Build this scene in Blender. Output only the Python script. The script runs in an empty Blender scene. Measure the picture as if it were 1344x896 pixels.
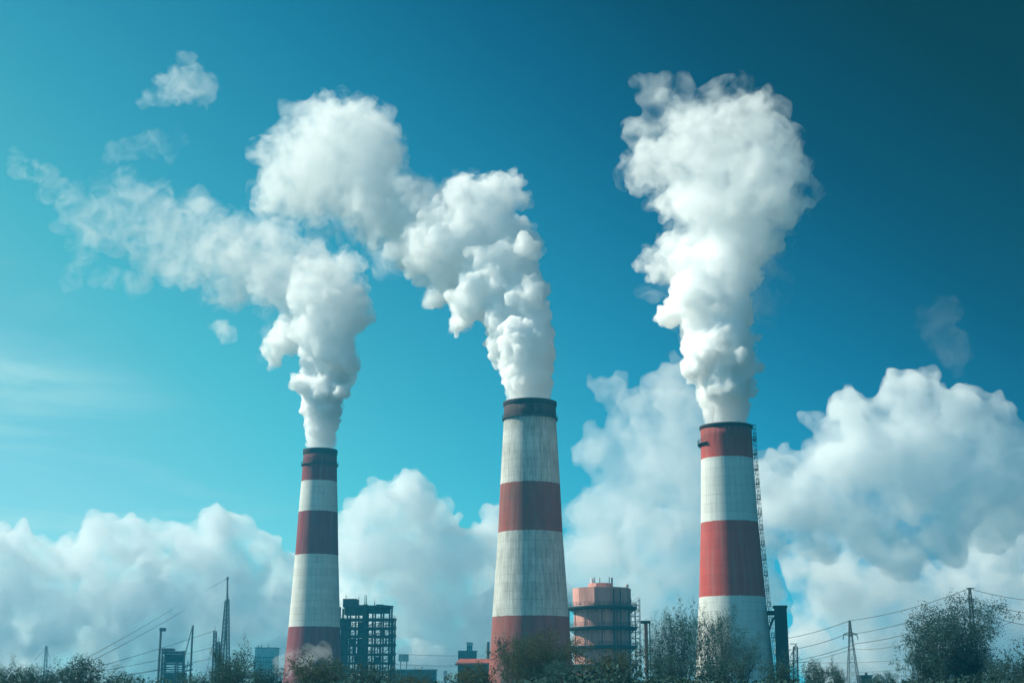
import bpy, bmesh, math, random
import numpy as np
from mathutils import Vector, Matrix, noise as mnoise

S = bpy.context.scene
COL = S.collection
R = math.radians

# ------------------------------------------------------------------ camera
W0, H0, FPX = 1344.0, 896.0, 1829.0
PITCH = R(14.0)
CAMZ = 1.7
cam_d = bpy.data.cameras.new('camera')
cam = bpy.data.objects.new('camera', cam_d)
COL.objects.link(cam)
cam.location = (0, 0, CAMZ)
cam.rotation_euler = (math.pi / 2 + PITCH, 0, 0)
cam_d.sensor_width = 36.0
cam_d.lens = FPX / W0 * 36.0
cam_d.clip_start = 0.5
cam_d.clip_end = 60000.0
S.camera = cam

# ------------------------------------------------------------------ sun and sky
SUN_AZ, SUN_EL = R(-75.0), R(40.0)          # azimuth from +Y towards +X
sun_dir = Vector((math.sin(SUN_AZ) * math.cos(SUN_EL), math.cos(SUN_AZ) * math.cos(SUN_EL), math.sin(SUN_EL)))
sl = bpy.data.lights.new('sun', 'SUN')
sl.energy = 5.0
sl.angle = R(0.5)
sl.color = (1.0, 0.965, 0.80)
so = bpy.data.objects.new('sun', sl)
COL.objects.link(so)
so.rotation_euler = (-sun_dir).to_track_quat('-Z', 'Y').to_euler()

world = bpy.data.worlds.new('World')
S.world = world
world.use_nodes = True
wt = world.node_tree
wt.nodes.clear()
def wn(t, **k):
    n = wt.nodes.new(t)
    for a, b in k.items():
        setattr(n, a, b)
    return n
w_out = wn('ShaderNodeOutputWorld')
w_bg = wn('ShaderNodeBackground')
w_bg.inputs['Strength'].default_value = 0.12
w_sky = wn('ShaderNodeTexSky', sky_type='NISHITA', sun_disc=False)
w_sky.sun_elevation = SUN_EL
w_sky.sun_rotation = SUN_AZ % (2 * math.pi)
w_sky.air_density = 1.0
w_sky.dust_density = 0.2
w_sky.ozone_density = 2.0
# the air is clear and deep to the right and above, milky towards the sun on the left:
# one colour filter over the sky, following the direction looked in
w_tc = wn('ShaderNodeTexCoord')
w_dot = wn('ShaderNodeVectorMath', operation='DOT_PRODUCT')
w_dot.inputs[1].default_value = (-0.68, 0.22, -0.70)
wt.links.new(w_tc.outputs['Generated'], w_dot.inputs[0])
w_ramp = wn('ShaderNodeValToRGB')
w_mr = wn('ShaderNodeMapRange')
SKY_T0, SKY_T1 = -1.0, 0.40
w_mr.inputs['From Min'].default_value = SKY_T0
w_mr.inputs['From Max'].default_value = SKY_T1
wt.links.new(w_dot.outputs['Value'], w_mr.inputs['Value'])
wt.links.new(w_mr.outputs[0], w_ramp.inputs[0])
SKY_STOPS = [(0.0, (0.02, 0.09, 0.12)), (0.385, (0.0030, 0.026, 0.034)), (0.43, (0.0003, 0.009, 0.016)), (0.50, (0.0003, 0.014, 0.027)), (0.5715, (0.0016, 0.078, 0.126)),
             (0.643, (0.012, 0.222, 0.288)), (0.714, (0.042, 0.410, 0.432)), (0.786, (0.108, 0.565, 0.498)), (0.857, (0.210, 0.710, 0.525)), (0.95, (0.49, 0.74, 0.52))]
while len(w_ramp.color_ramp.elements) < len(SKY_STOPS):
    w_ramp.color_ramp.elements.new(0.5)
for e, (p, c) in zip(w_ramp.color_ramp.elements, SKY_STOPS):
    e.position = p
    e.color = (*c, 1)
w_mul = wn('ShaderNodeMix', data_type='RGBA', blend_type='MULTIPLY')
w_mul.inputs['Factor'].default_value = 1.0
w_bw = wn('ShaderNodeRGBToBW')
wt.links.new(w_sky.outputs[0], w_bw.inputs[0])
w_blue = wn('ShaderNodeMix', data_type='RGBA', blend_type='MULTIPLY')
w_blue.inputs['Factor'].default_value = 1.0
w_blue.inputs['B'].default_value = (0.66, 1.04, 1.68, 1)
wt.links.new(w_bw.outputs[0], w_blue.inputs['A'])
w_even = wn('ShaderNodeMix', data_type='RGBA')
w_even.inputs['Factor'].default_value = 0.75
wt.links.new(w_sky.outputs[0], w_even.inputs['A'])
wt.links.new(w_blue.outputs['Result'], w_even.inputs['B'])
wt.links.new(w_even.outputs['Result'], w_mul.inputs['A'])
# the half of the sky behind the camera is brightened, added fill for shaded sides
w_bdot = wn('ShaderNodeVectorMath', operation='DOT_PRODUCT')
w_bdot.inputs[1].default_value = (-0.15, -0.84, 0.52)
wt.links.new(w_tc.outputs['Generated'], w_bdot.inputs[0])
w_bmr = wn('ShaderNodeMapRange')
w_bmr.inputs['From Min'].default_value = -0.05
w_bmr.inputs['From Max'].default_value = 0.6
wt.links.new(w_bdot.outputs['Value'], w_bmr.inputs['Value'])
w_back = wn('ShaderNodeMix', data_type='RGBA')
w_back.inputs['B'].default_value = (0.22, 0.60, 0.59, 1)
wt.links.new(w_bmr.outputs[0], w_back.inputs['Factor'])
wt.links.new(w_ramp.outputs[0], w_back.inputs['A'])
wt.links.new(w_back.outputs['Result'], w_mul.inputs['B'])
# thin high cirrus low on the sunny side
w_map = wn('ShaderNodeMapping')
w_map.inputs['Rotation'].default_value = (0, R(-9), 0)
w_map.inputs['Scale'].default_value = (3.0, 3.0, 16.0)
wt.links.new(w_tc.outputs['Generated'], w_map.inputs['Vector'])
w_cn = wn('ShaderNodeTexNoise')
w_cn.inputs['Scale'].default_value = 1.6
w_cn.inputs['Detail'].default_value = 7
w_cn.inputs['Roughness'].default_value = 0.55
w_cn.inputs['Distortion'].default_value = 0.6
wt.links.new(w_map.outputs[0], w_cn.inputs['Vector'])
w_cm = wn('ShaderNodeMapRange')
w_cm.inputs['From Min'].default_value = 0.46
w_cm.inputs['From Max'].default_value = 0.80
wt.links.new(w_cn.outputs[0], w_cm.inputs['Value'])
w_cr = wn('ShaderNodeMapRange')
w_cr.inputs['From Min'].default_value = 0.22
w_cr.inputs['From Max'].default_value = 0.34
w_cr.inputs['To Max'].default_value = 0.95
wt.links.new(w_dot.outputs['Value'], w_cr.inputs['Value'])
w_cf = wn('ShaderNodeMath', operation='MULTIPLY')
wt.links.new(w_cm.outputs[0], w_cf.inputs[0]); wt.links.new(w_cr.outputs[0], w_cf.inputs[1])
w_ci = wn('ShaderNodeMix', data_type='RGBA')
w_ci.inputs['B'].default_value = (4.2, 5.6, 5.2, 1)
wt.links.new(w_cf.outputs[0], w_ci.inputs['Factor'])
wt.links.new(w_mul.outputs['Result'], w_ci.inputs['A'])
wt.links.new(w_ci.outputs['Result'], w_bg.inputs['Color'])
wt.links.new(w_bg.outputs[0], w_out.inputs['Surface'])

# ------------------------------------------------------------------ render settings
S.view_settings.view_transform = 'Standard'
S.view_settings.look = 'None'
S.view_settings.exposure = 0.58
S.view_settings.gamma = 1.0
S.view_settings.use_curve_mapping = False
S.render.engine = 'CYCLES'
cy = S.cycles
cy.max_bounces = 48
cy.diffuse_bounces = 3
cy.glossy_bounces = 2
cy.transmission_bounces = 4
cy.volume_bounces = 40
cy.transparent_max_bounces = 128
cy.use_denoising = True
cy.denoiser = 'OPENIMAGEDENOISE'
cy.use_adaptive_sampling = True
cy.adaptive_threshold = 0.02
cy.caustics_reflective = False
cy.caustics_refractive = False

# ------------------------------------------------------------------ helpers
_F = Vector((0, math.cos(PITCH), math.sin(PITCH)))
_U = Vector((0, -math.sin(PITCH), math.cos(PITCH)))
def at(px, py, Y):
    """point in the place that the photograph shows at pixel px, py, standing Y metres ahead"""
    d = _F * FPX + Vector((px - W0 / 2, 0, 0)) + _U * (H0 / 2 - py)
    return Vector((0, 0, CAMZ)) + d * (Y / d.y)
def mpp(py, Y):
    """metres per photograph pixel there"""
    d = _F * FPX + _U * (H0 / 2 - py)
    return Y / d.y
def tag(o, label=None, cat=None, group=None, kind=None):
    if label: o['label'] = label
    if cat: o['category'] = cat
    if group: o['group'] = group
    if kind: o['kind'] = kind
    return o
def link_mesh(name, me, mat=None, parent=None):
    o = bpy.data.objects.new(name, me)
    COL.objects.link(o)
    if mat is not None and not me.materials:
        me.materials.append(mat)
    if parent is not None:
        o.parent = parent
    return o
def empty(name, loc):
    o = bpy.data.objects.new(name, None)
    COL.objects.link(o)
    o.location = loc
    o.empty_display_size = 1
    return o

def new_mat(name):
    m = bpy.data.materials.new(name)
    m.use_nodes = True
    m.node_tree.nodes.clear()
    return m

# ------------------------------------------------------------------ smoke
_bm = bmesh.new(); bmesh.ops.create_icosphere(_bm, subdivisions=2, radius=1.0)
ICO_V = np.array([v.co[:] for v in _bm.verts], dtype=np.float32)
ICO_F = np.array([[v.index for v in f.verts] for f in _bm.faces], dtype=np.int32)
_bm.free()

def sphere_soup(name, spheres):
    n = len(spheres)
    c = np.array([s[:3] for s in spheres], dtype=np.float32)
    r = np.array([s[3] for s in spheres], dtype=np.float32)
    V = (ICO_V[None] * r[:, None, None] + c[:, None, :]).reshape(-1, 3)
    F = (ICO_F[None] + (np.arange(n) * len(ICO_V))[:, None, None]).reshape(-1, 3)
    me = bpy.data.meshes.new(name)
    me.vertices.add(len(V)); me.vertices.foreach_set('co', V.ravel())
    me.loops.add(F.size); me.loops.foreach_set('vertex_index', F.ravel().astype(np.int32))
    me.polygons.add(len(F)); me.polygons.foreach_set('loop_start', np.arange(0, F.size, 3, dtype=np.int32))
    me.update(calc_edges=True)
    return me

def keep_large(me):
    """drop stray specks and hollow bubbles: keep the islands with at least 4 % of the skin"""
    nv = len(me.vertices)
    ed = np.empty(len(me.edges) * 2, dtype=np.int32); me.edges.foreach_get('vertices', ed); ed = ed.reshape(-1, 2)
    lab = np.arange(nv)
    while True:
        m = np.minimum(lab[ed[:, 0]], lab[ed[:, 1]])
        new = lab.copy()
        np.minimum.at(new, ed[:, 0], m); np.minimum.at(new, ed[:, 1], m)
        new = new[new]; new = new[new]
        if (new == lab).all(): break
        lab = new
    u, inv, cnt = np.unique(lab, return_inverse=True, return_counts=True)
    bad = cnt[inv] < 0.04 * cnt.max()
    if bad.any():
        b = bmesh.new(); b.from_mesh(me); b.verts.ensure_lookup_table()
        bmesh.ops.delete(b, geom=[b.verts[i] for i in np.nonzero(bad)[0]], context='VERTS')
        b.to_mesh(me); b.free()
    return me

def billow(name, spheres, voxel, disp):
    """union of the puffs as one skin, roughened by several sizes of billow"""
    me = sphere_soup(name, spheres)
    o = bpy.data.objects.new(name, me)
    COL.objects.link(o)
    rm = o.modifiers.new('r', 'REMESH'); rm.mode = 'VOXEL'; rm.voxel_size = voxel; rm.use_smooth_shade = True
    texs = []
    for kind, size, strength in disp:
        if kind == 'V':
            t = bpy.data.textures.new('billow', 'VORONOI'); t.noise_scale = size; t.distance_metric = 'DISTANCE_SQUARED'
            t.noise_intensity = 1.0
            mid = 0.25; strength = -strength * 1.6
        else:
            t = bpy.data.textures.new('billow', 'CLOUDS'); t.noise_scale = size; t.noise_depth = 4; mid = 0.5
        texs.append(t)
        d = o.modifiers.new('d', 'DISPLACE'); d.texture = t; d.texture_coords = 'GLOBAL'
        d.strength = strength; d.mid_level = mid; d.direction = 'NORMAL'
    r2 = o.modifiers.new('r2', 'REMESH'); r2.mode = 'VOXEL'; r2.voxel_size = voxel; r2.use_smooth_shade = True
    dg = bpy.context.evaluated_depsgraph_get()
    ev = o.evaluated_get(dg)
    out = keep_large(bpy.data.meshes.new_from_object(ev))
    bpy.data.objects.remove(o)
    bpy.data.meshes.remove(me)
    for t in texs: bpy.data.textures.remove(t)
    out.name = name
    return out

def grow(base, rng, n1, f1, n2, f2, out1=0.85):
    """puffs on puffs: smaller spheres budding from the skin of larger ones"""
    res = [tuple(b) for b in base]
    lvl1 = []
    for (x, y, z, r) in base:
        for _ in range(n1):
            d = Vector((rng.gauss(0, 1), rng.gauss(0, 1), rng.gauss(0, 1))).normalized()
            rr = r * f1 * rng.uniform(0.6, 1.3)
            k = r * out1 * rng.uniform(0.85, 1.1)
            lvl1.append((x + d.x * k, y + d.y * k, z + d.z * k, rr))
    res += lvl1
    for (x, y, z, r) in lvl1:
        for _ in range(n2):
            d = Vector((rng.gauss(0, 1), rng.gauss(0, 1), rng.gauss(0, 1))).normalized()
            rr = r * f2 * rng.uniform(0.6, 1.3)
            res.append((x + d.x * r * 0.9, y + d.y * r * 0.9, z + d.z * r * 0.9, rr))
    return res


class MB:
    """collects pieces of ONE mesh"""
    def __init__(self):
        self.v, self.f, self.sm = [], [], []
    def add(self, vs, fs, smooth=False):
        b = len(self.v)
        self.v += [tuple(p) for p in vs]
        self.f += [tuple(i + b for i in f) for f in fs]
        self.sm += [smooth] * len(fs)
    def box(self, c, s, rz=0.0):
        hx, hy, hz = s[0] / 2, s[1] / 2, s[2] / 2
        ca, sa = math.cos(rz), math.sin(rz)
        vs = []
        for z in (-hz, hz):
            for x, y in ((-hx, -hy), (hx, -hy), (hx, hy), (-hx, hy)):
                vs.append((c[0] + x * ca - y * sa, c[1] + x * sa + y * ca, c[2] + z))
        self.add(vs, [(3, 2, 1, 0), (4, 5, 6, 7), (0, 1, 5, 4), (1, 2, 6, 5), (2, 3, 7, 6), (3, 0, 4, 7)])
    def tube(self, p, q, r0, r1=None, n=6, cap=True, smooth=True):
        p, q = Vector(p), Vector(q)
        r1 = r0 if r1 is None else r1
        d = q - p
        if d.length < 1e-6: return
        d.normalize()
        a = d.orthogonal().normalized(); b = d.cross(a)
        vs = []
        for c, r in ((p, r0), (q, r1)):
            for i in range(n):
                t = 2 * math.pi * i / n
                vs.append(c + a * (r * math.cos(t)) + b * (r * math.sin(t)))
        fs = [(i, (i + 1) % n, n + (i + 1) % n, n + i) for i in range(n)]
        self.add(vs, fs, smooth)
        if cap:
            self.add(vs[:n], [tuple(reversed(range(n)))]); self.add(vs[n:], [tuple(range(n))])
    def bar(self, p, q, w):
        self.tube(p, q, w * 0.7071, n=4, smooth=False)
    def path(self, pts, r, n=5):
        for a, b in zip(pts, pts[1:]): self.tube(a, b, r, n=n, cap=False)
    def lathe(self, c, prof, n=64, smooth=True, a0=0.0, a1=2 * math.pi):
        full = abs(a1 - a0 - 2 * math.pi) < 1e-6
        m = n if full else n + 1
        vs = []
        for (r, z) in prof:
            for i in range(m):
                t = a0 + (a1 - a0) * i / n
                vs.append((c[0] + r * math.cos(t), c[1] + r * math.sin(t), c[2] + z))
        fs = []
        for j in range(len(prof) - 1):
            for i in range(n):
                k = (i + 1) % m
                fs.append((j * m + i, j * m + k, (j + 1) * m + k, (j + 1) * m + i))
        self.add(vs, fs, smooth)
    def build(self, name, mat, parent=None, origin=None):
        me = bpy.data.meshes.new(name)
        o3 = Vector(origin) if origin is not None else (Vector(parent.location) if parent is not None else Vector((0, 0, 0)))
        vs = np.array(self.v, dtype=np.float64) - np.array(o3)
        me.from_pydata(vs.tolist(), [], self.f)
        me.polygons.foreach_set('use_smooth', self.sm)
        me.update()
        o = link_mesh(name, me, mat, parent)
        if parent is None: o.location = o3
        return o

# ------------------------------------------------------------------ materials
class NT:
    """small node writer"""
    def __init__(self, name):
        self.m = new_mat(name); self.t = self.m.node_tree
        self.out = self.t.nodes.new('ShaderNodeOutputMaterial')
    def n(self, t, ins=None, **k):
        x = self.t.nodes.new(t)
        for a, b in k.items(): setattr(x, a, b)
        for a, b in (ins or {}).items():
            if isinstance(b, bpy.types.NodeSocket): self.t.links.new(b, x.inputs[a])
            else: x.inputs[a].default_value = b
        return x
    def math(self, op, a, b=0.0, c=0.0):
        return self.n('ShaderNodeMath', {0: a, 1: b, 2: c}, operation=op).outputs[0]
    def mix(self, f, a, b, mode='MIX'):
        x = self.n('ShaderNodeMix', {'Factor': f, 'A': a, 'B': b}, data_type='RGBA', blend_type=mode)
        return x.outputs['Result']
    def maprange(self, v, a, b, c=0.0, d=1.0, smooth=False):
        x = self.n('ShaderNodeMapRange', {'Value': v, 'From Min': a, 'From Max': b, 'To Min': c, 'To Max': d})
        if smooth: x.interpolation_type = 'SMOOTHSTEP'
        return x.outputs[0]
    def noise(self, vec, scale, detail=4.0, rough=0.55, dist=0.0):
        return self.n('ShaderNodeTexNoise', {'Vector': vec, 'Scale': scale, 'Detail': detail, 'Roughness': rough, 'Distortion': dist}).outputs[0]
    def surf(self, s): self.t.links.new(s, self.out.inputs['Surface'])
    def pbr(self, col, rough=0.7, metal=0.0, normal=None, spec=0.3):
        ins = {'Base Color': col, 'Roughness': rough, 'Metallic': metal, 'Specular IOR Level': spec}
        if normal is not None: ins['Normal'] = normal
        b = self.n('ShaderNodeBsdfPrincipled', ins)
        self.surf(b.outputs[0])
        return b

def plain(name, col, rough=0.65, metal=0.0, vary=0.25, scale=0.6, streak=True):
    """painted or bare surface with blotches and run-off streaks"""
    k = NT(name)
    oc = k.n('ShaderNodeTexCoord').outputs['Object']
    mp = k.n('ShaderNodeMapping', {'Vector': oc, 'Scale': (1, 1, 0.15 if streak else 1)}).outputs[0]
    nz = k.noise(mp, scale, 6)
    f = k.maprange(nz, 0.3, 0.7, 1 - vary, 1 + vary)
    c = k.mix(1.0, (*col, 1), k.n('ShaderNodeCombineColor', {0: f, 1: f, 2: f}).outputs[0], 'MULTIPLY')
    k.pbr(c, rough, metal)
    return k.m

def chimney_mat(name, bands, white, red, dirt, H):
    """bands: [(z from, 'red'|'white')...] measured up from the foot"""
    k = NT(name)
    oc = k.n('ShaderNodeTexCoord').outputs['Object']
    sx = k.n('ShaderNodeSeparateXYZ', {0: oc})
    X, Y, Z = sx.outputs
    ang = k.math('ARCTAN2', Y, X)
    wob = k.math('MULTIPLY_ADD', k.noise(oc, 0.9, 3), 0.5, -0.25)
    zz = k.math('DIVIDE', k.math('ADD', Z, wob), H)
    cr = k.n('ShaderNodeValToRGB', {0: zz})
    cr.color_ramp.interpolation = 'CONSTANT'
    els = cr.color_ramp.elements
    while len(els) < len(bands): els.new(0.5)
    for e, (z, w) in zip(els, bands):
        e.position = max(0.0, z / H); e.color = (*(red if w == 'red' else white if w == 'white' else w), 1)
    col = cr.outputs[0]
    # run-off streaks and blotches
    pv = k.n('ShaderNodeCombineXYZ', {0: k.math('MULTIPLY', ang, 9.0), 1: k.math('MULTIPLY', Z, 0.07), 2: 0.0}).outputs[0]
    st = k.maprange(k.noise(pv, 1.6, 7, 0.65), 0.42, 0.72, 0, 1)
    bl = k.maprange(k.noise(oc, 0.16, 6, 0.6), 0.35, 0.75, 0, 1)
    fine = k.maprange(k.noise(oc, 2.2, 4, 0.6), 0.3, 0.8, 0, 1)
    d = k.math('MULTIPLY', k.math('ADD', k.math('MULTIPLY', st, 0.55), k.math('ADD', k.math('MULTIPLY', bl, 0.35), k.math('MULTIPLY', fine, 0.2))), dirt)
    dirtcol = k.mix(0.75, col, (0.10, 0.095, 0.085, 1), 'MIX')
    col = k.mix(d, col, dirtcol)
    # climbing-shutter joints of the concrete
    hz = k.math('FRACT', k.math('DIVIDE', Z, 2.5))
    hl = k.math('LESS_THAN', hz, 0.05)
    vz = k.math('FRACT', k.math('MULTIPLY', ang, 26 / (2 * math.pi)))
    vl = k.math('LESS_THAN', vz, 0.05)
    joint = k.math('MULTIPLY', k.math('MAXIMUM', hl, vl), k.maprange(k.noise(oc, 0.25, 3), 0.35, 0.65, 0.15, 0.75))
    # every lift of shutters took the paint a little differently
    lift = k.n('ShaderNodeTexWhiteNoise', {'W': k.math('FLOOR', k.math('DIVIDE', Z, 2.5))}, noise_dimensions='1D').outputs[0]
    lf = k.maprange(lift, 0, 1, 0.94, 1.04)
    col = k.mix(joint, col, k.mix(0.6, col, (0.05, 0.05, 0.05, 1)))
    col = k.mix(1.0, col, k.n('ShaderNodeCombineColor', {0: lf, 1: lf, 2: lf}).outputs[0], 'MULTIPLY')
    fade = k.maprange(k.noise(pv, 0.7, 4), 0.45, 0.75, 0, 0.35)
    col = k.mix(fade, col, k.mix(0.5, col, (0.45, 0.42, 0.40, 1)))
    # soot below the mouth
    soot = k.math('MULTIPLY', k.maprange(zz, 0.88, 1.0, 0, 0.95), k.maprange(k.noise(pv, 2.5, 5), 0.35, 0.65, 0.2, 1))
    col = k.mix(soot, col, (0.03, 0.028, 0.03, 1))
    k.pbr(col, 0.82, spec=0.15)
    return k.m

M = {
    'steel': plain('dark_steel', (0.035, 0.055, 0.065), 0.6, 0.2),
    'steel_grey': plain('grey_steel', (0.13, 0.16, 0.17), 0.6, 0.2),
    'rim': plain('dark_rim', (0.025, 0.028, 0.035), 0.8),  # near-black all round the rim
    'salmon': plain('salmon_cladding', (0.62, 0.295, 0.25), 0.7, 0, 0.35, 0.35),
    'red_paint': plain('red_paint', (0.34, 0.075, 0.05), 0.7, 0, 0.4),
    'pale': plain('pale_cladding', (0.42, 0.45, 0.45), 0.7),
    'dark_clad': plain('dark_cladding', (0.06, 0.08, 0.09), 0.7),
    'white_paint': plain('white_paint', (0.75, 0.76, 0.74), 0.6),
    'black_steel': plain('black_steel', (0.018, 0.022, 0.026), 0.55, 0.1, 0.4),
    'wire': plain('wire', (0.03, 0.04, 0.045), 0.5, 0.3),
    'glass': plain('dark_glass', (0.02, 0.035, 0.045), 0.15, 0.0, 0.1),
    'soil': plain('soil', (0.05, 0.06, 0.035), 0.9, 0, 0.4, 0.2, False),
    'bark': plain('bark', (0.07, 0.065, 0.055), 0.9, 0, 0.4, 3.0),
}

def smoke_mat(name, stops, origin, L, scale, lo, hi, rate, lo1=None, hi1=None, g=0.15, film=0.02, color=(1, 1, 1), detail=3.0, dist=0.0):
    """droplets whose density follows the distance from ORIGIN (stops at fractions of L), broken up by turbulence that grows coarser and thinner downwind"""
    k = NT(name)
    oc = k.n('ShaderNodeTexCoord').outputs['Object']
    nz = k.noise(oc, scale, detail, 0.62, dist)
    if len(stops) == 1:
        dens = k.math('MULTIPLY', stops[0][1], k.maprange(nz, lo, hi))
    else:
        dist = k.n('ShaderNodeVectorMath', {0: oc, 1: origin}, operation='DISTANCE').outputs['Value']
        t = k.math('DIVIDE', dist, L)
        cr = k.n('ShaderNodeValToRGB', {0: t})
        els = cr.color_ramp.elements
        while len(els) < len(stops): els.new(0.5)
        for e, (p, d) in zip(els, stops):
            e.position = p; e.color = (d, d, d, 1)
        lo_s = k.maprange(t, 0, 1, lo, lo if lo1 is None else lo1)
        hi_s = k.maprange(t, 0, 1, hi, hi if hi1 is None else hi1)
        dens = k.math('MULTIPLY', cr.outputs[0], k.maprange(nz, lo_s, hi_s))
    v = k.n('ShaderNodeVolumeScatter', {'Color': (*color, 1), 'Density': dens, 'Anisotropy': g})
    k.t.links.new(v.outputs[0], k.out.inputs['Volume'])
    if film:
        tr = k.n('ShaderNodeBsdfTransparent'); tl = k.n('ShaderNodeBsdfTranslucent', {'Color': (0.9, 0.9, 0.9, 1)})
        k.surf(k.n('ShaderNodeMixShader', {0: film, 1: tr.outputs[0], 2: tl.outputs[0]}).outputs[0])
    k.m.cycles.volume_step_rate = rate
    return k.m

def px_spheres(circles, Y0, rng, dy=0.35, px0=None, drift=0.0):
    out = []
    for (px, py, r) in circles:
        Y = Y0 if px0 is None else Y0 + drift * (px0 - px) * mpp(py, Y0)
        rr = r * mpp(py, Y)
        p = at(px, py, Y + rng.uniform(-dy, dy) * rr)
        out.append((p.x, p.y, p.z, rr))
    return out

# ------------------------------------------------------------------ ground and air
g = MB()
g.add([(-1500, -300, 0), (1500, -300, 0), (1500, 1450, 0), (-1500, 1450, 0)], [(0, 1, 2, 3)])
tag(g.build('ground', M['soil']), kind='structure')

HAZE = 0.00030
k = NT('haze')
pv = k.n('ShaderNodeVolumePrincipled', {'Color': (0.04, 0.53, 0.85, 1), 'Density': HAZE, 'Anisotropy': 0.2})
k.t.links.new(pv.outputs[0], k.out.inputs['Volume'])
hb = MB(); hb.box((0, 575, 114), (3040, 1790, 232))
tag(hb.build('haze', k.m), kind='stuff')

# ------------------------------------------------------------------ chimneys
def chimney(label, Y, prof_px, bands_px, cx_px, white, red, dirt, lip):
    """prof_px: [(py, half width px)] from the top down"""
    r_top = prof_px[0][1] * mpp(prof_px[0][0], Y)
    c0 = at(cx_px, prof_px[0][0], Y)
    base = empty('chimney', (c0.x, Y, 0))
    tag(base, label, 'chimney', 'striped chimneys')
    ring = []
    for py, hw in prof_px:
        r = hw * mpp(py, Y)
        z = at(cx_px, py, Y - r).z
        ring.append((r, z))
    # down to the ground
    (ra, za), (rb, zb) = ring[-2], ring[-1]
    ring.append((rb + (rb - ra) * zb / (za - zb), 0.0))
    ring.reverse()
    H = ring[-1][1]
    def rad(z):
        for (r0, z0), (r1, z1) in zip(ring, ring[1:]):
            if z <= z1: return r0 + (r1 - r0) * (z - z0) / (z1 - z0)
        return ring[-1][0]
    bands = []
    for py, w in bands_px:
        if py is None: bands.append((0.0, w)); continue
        z = at(cx_px, py, Y - rad(40)).z
        z = at(cx_px, py, Y - rad(z)).z
        bands.append((z, w))
    mat = chimney_mat('painted_concrete', bands, white, red, dirt, H)
    n = 24
    prof = [(rad(H * i / n), H * i / n) for i in range(n + 1)]
    prof += [(ring[-1][0] - 0.7, H), (ring[-1][0] - 0.7, H - 9)]
    mb = MB(); mb.lathe(base.location, prof, 96); mb.build('shaft', mat, base)
    rt = ring[-1][0]
    mb = MB()
    mb.lathe(base.location, [(rt + 0.02, H - lip * 1.6), (rt + 0.28, H - lip), (rt + 0.32, H + 0.02), (rt + 0.32, H + 0.35), (rt - 0.75, H + 0.35), (rt - 0.75, H - 3)], 96)
    mb.build('rim', M['rim'], base)
    return base, H, rad

def gallery(base, rad, z, w, rail=1.1, n=40, a0=0.0, a1=2 * math.pi):
    r = rad(z); cx_, cy_ = base.location.x, base.location.y
    mb = MB(); mr = MB()
    mb.lathe((cx_, cy_, z), [(r - 0.1, 0), (r + w, 0), (r + w, 0.18), (r - 0.1, 0.18), (r - 0.1, 0)], 64, False, a0, a1)
    for i in range(n):
        t = a0 + (a1 - a0) * i / n
        c, s_ = math.cos(t), math.sin(t)
        p = Vector((cx_ + (r + w - .06) * c, cy_ + (r + w - .06) * s_, z + 0.18))
        mr.tube(p, p + Vector((0, 0, rail)), 0.05, n=4)
        q = Vector((cx_ + (r + 0.02) * c, cy_ + (r + 0.02) * s_, z - w * 0.9))
        mb.tube(q, p - Vector((0, 0, 0.2)), 0.07, n=4)
    o = mb.build('gallery', M['steel'], base)
    for hh in (0.55, 1.0):
        mr.path([(cx_ + (r + w - .06) * math.cos(a0 + (a1 - a0) * i / 64), cy_ + (r + w - .06) * math.sin(a0 + (a1 - a0) * i / 64), z + 0.18 + rail * hh) for i in range(65)], 0.045, 4)
    rl = mr.build('railing', M['steel'], None, base.location)
    rl.parent = o; rl.location = (0, 0, 0)
    return o

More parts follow.
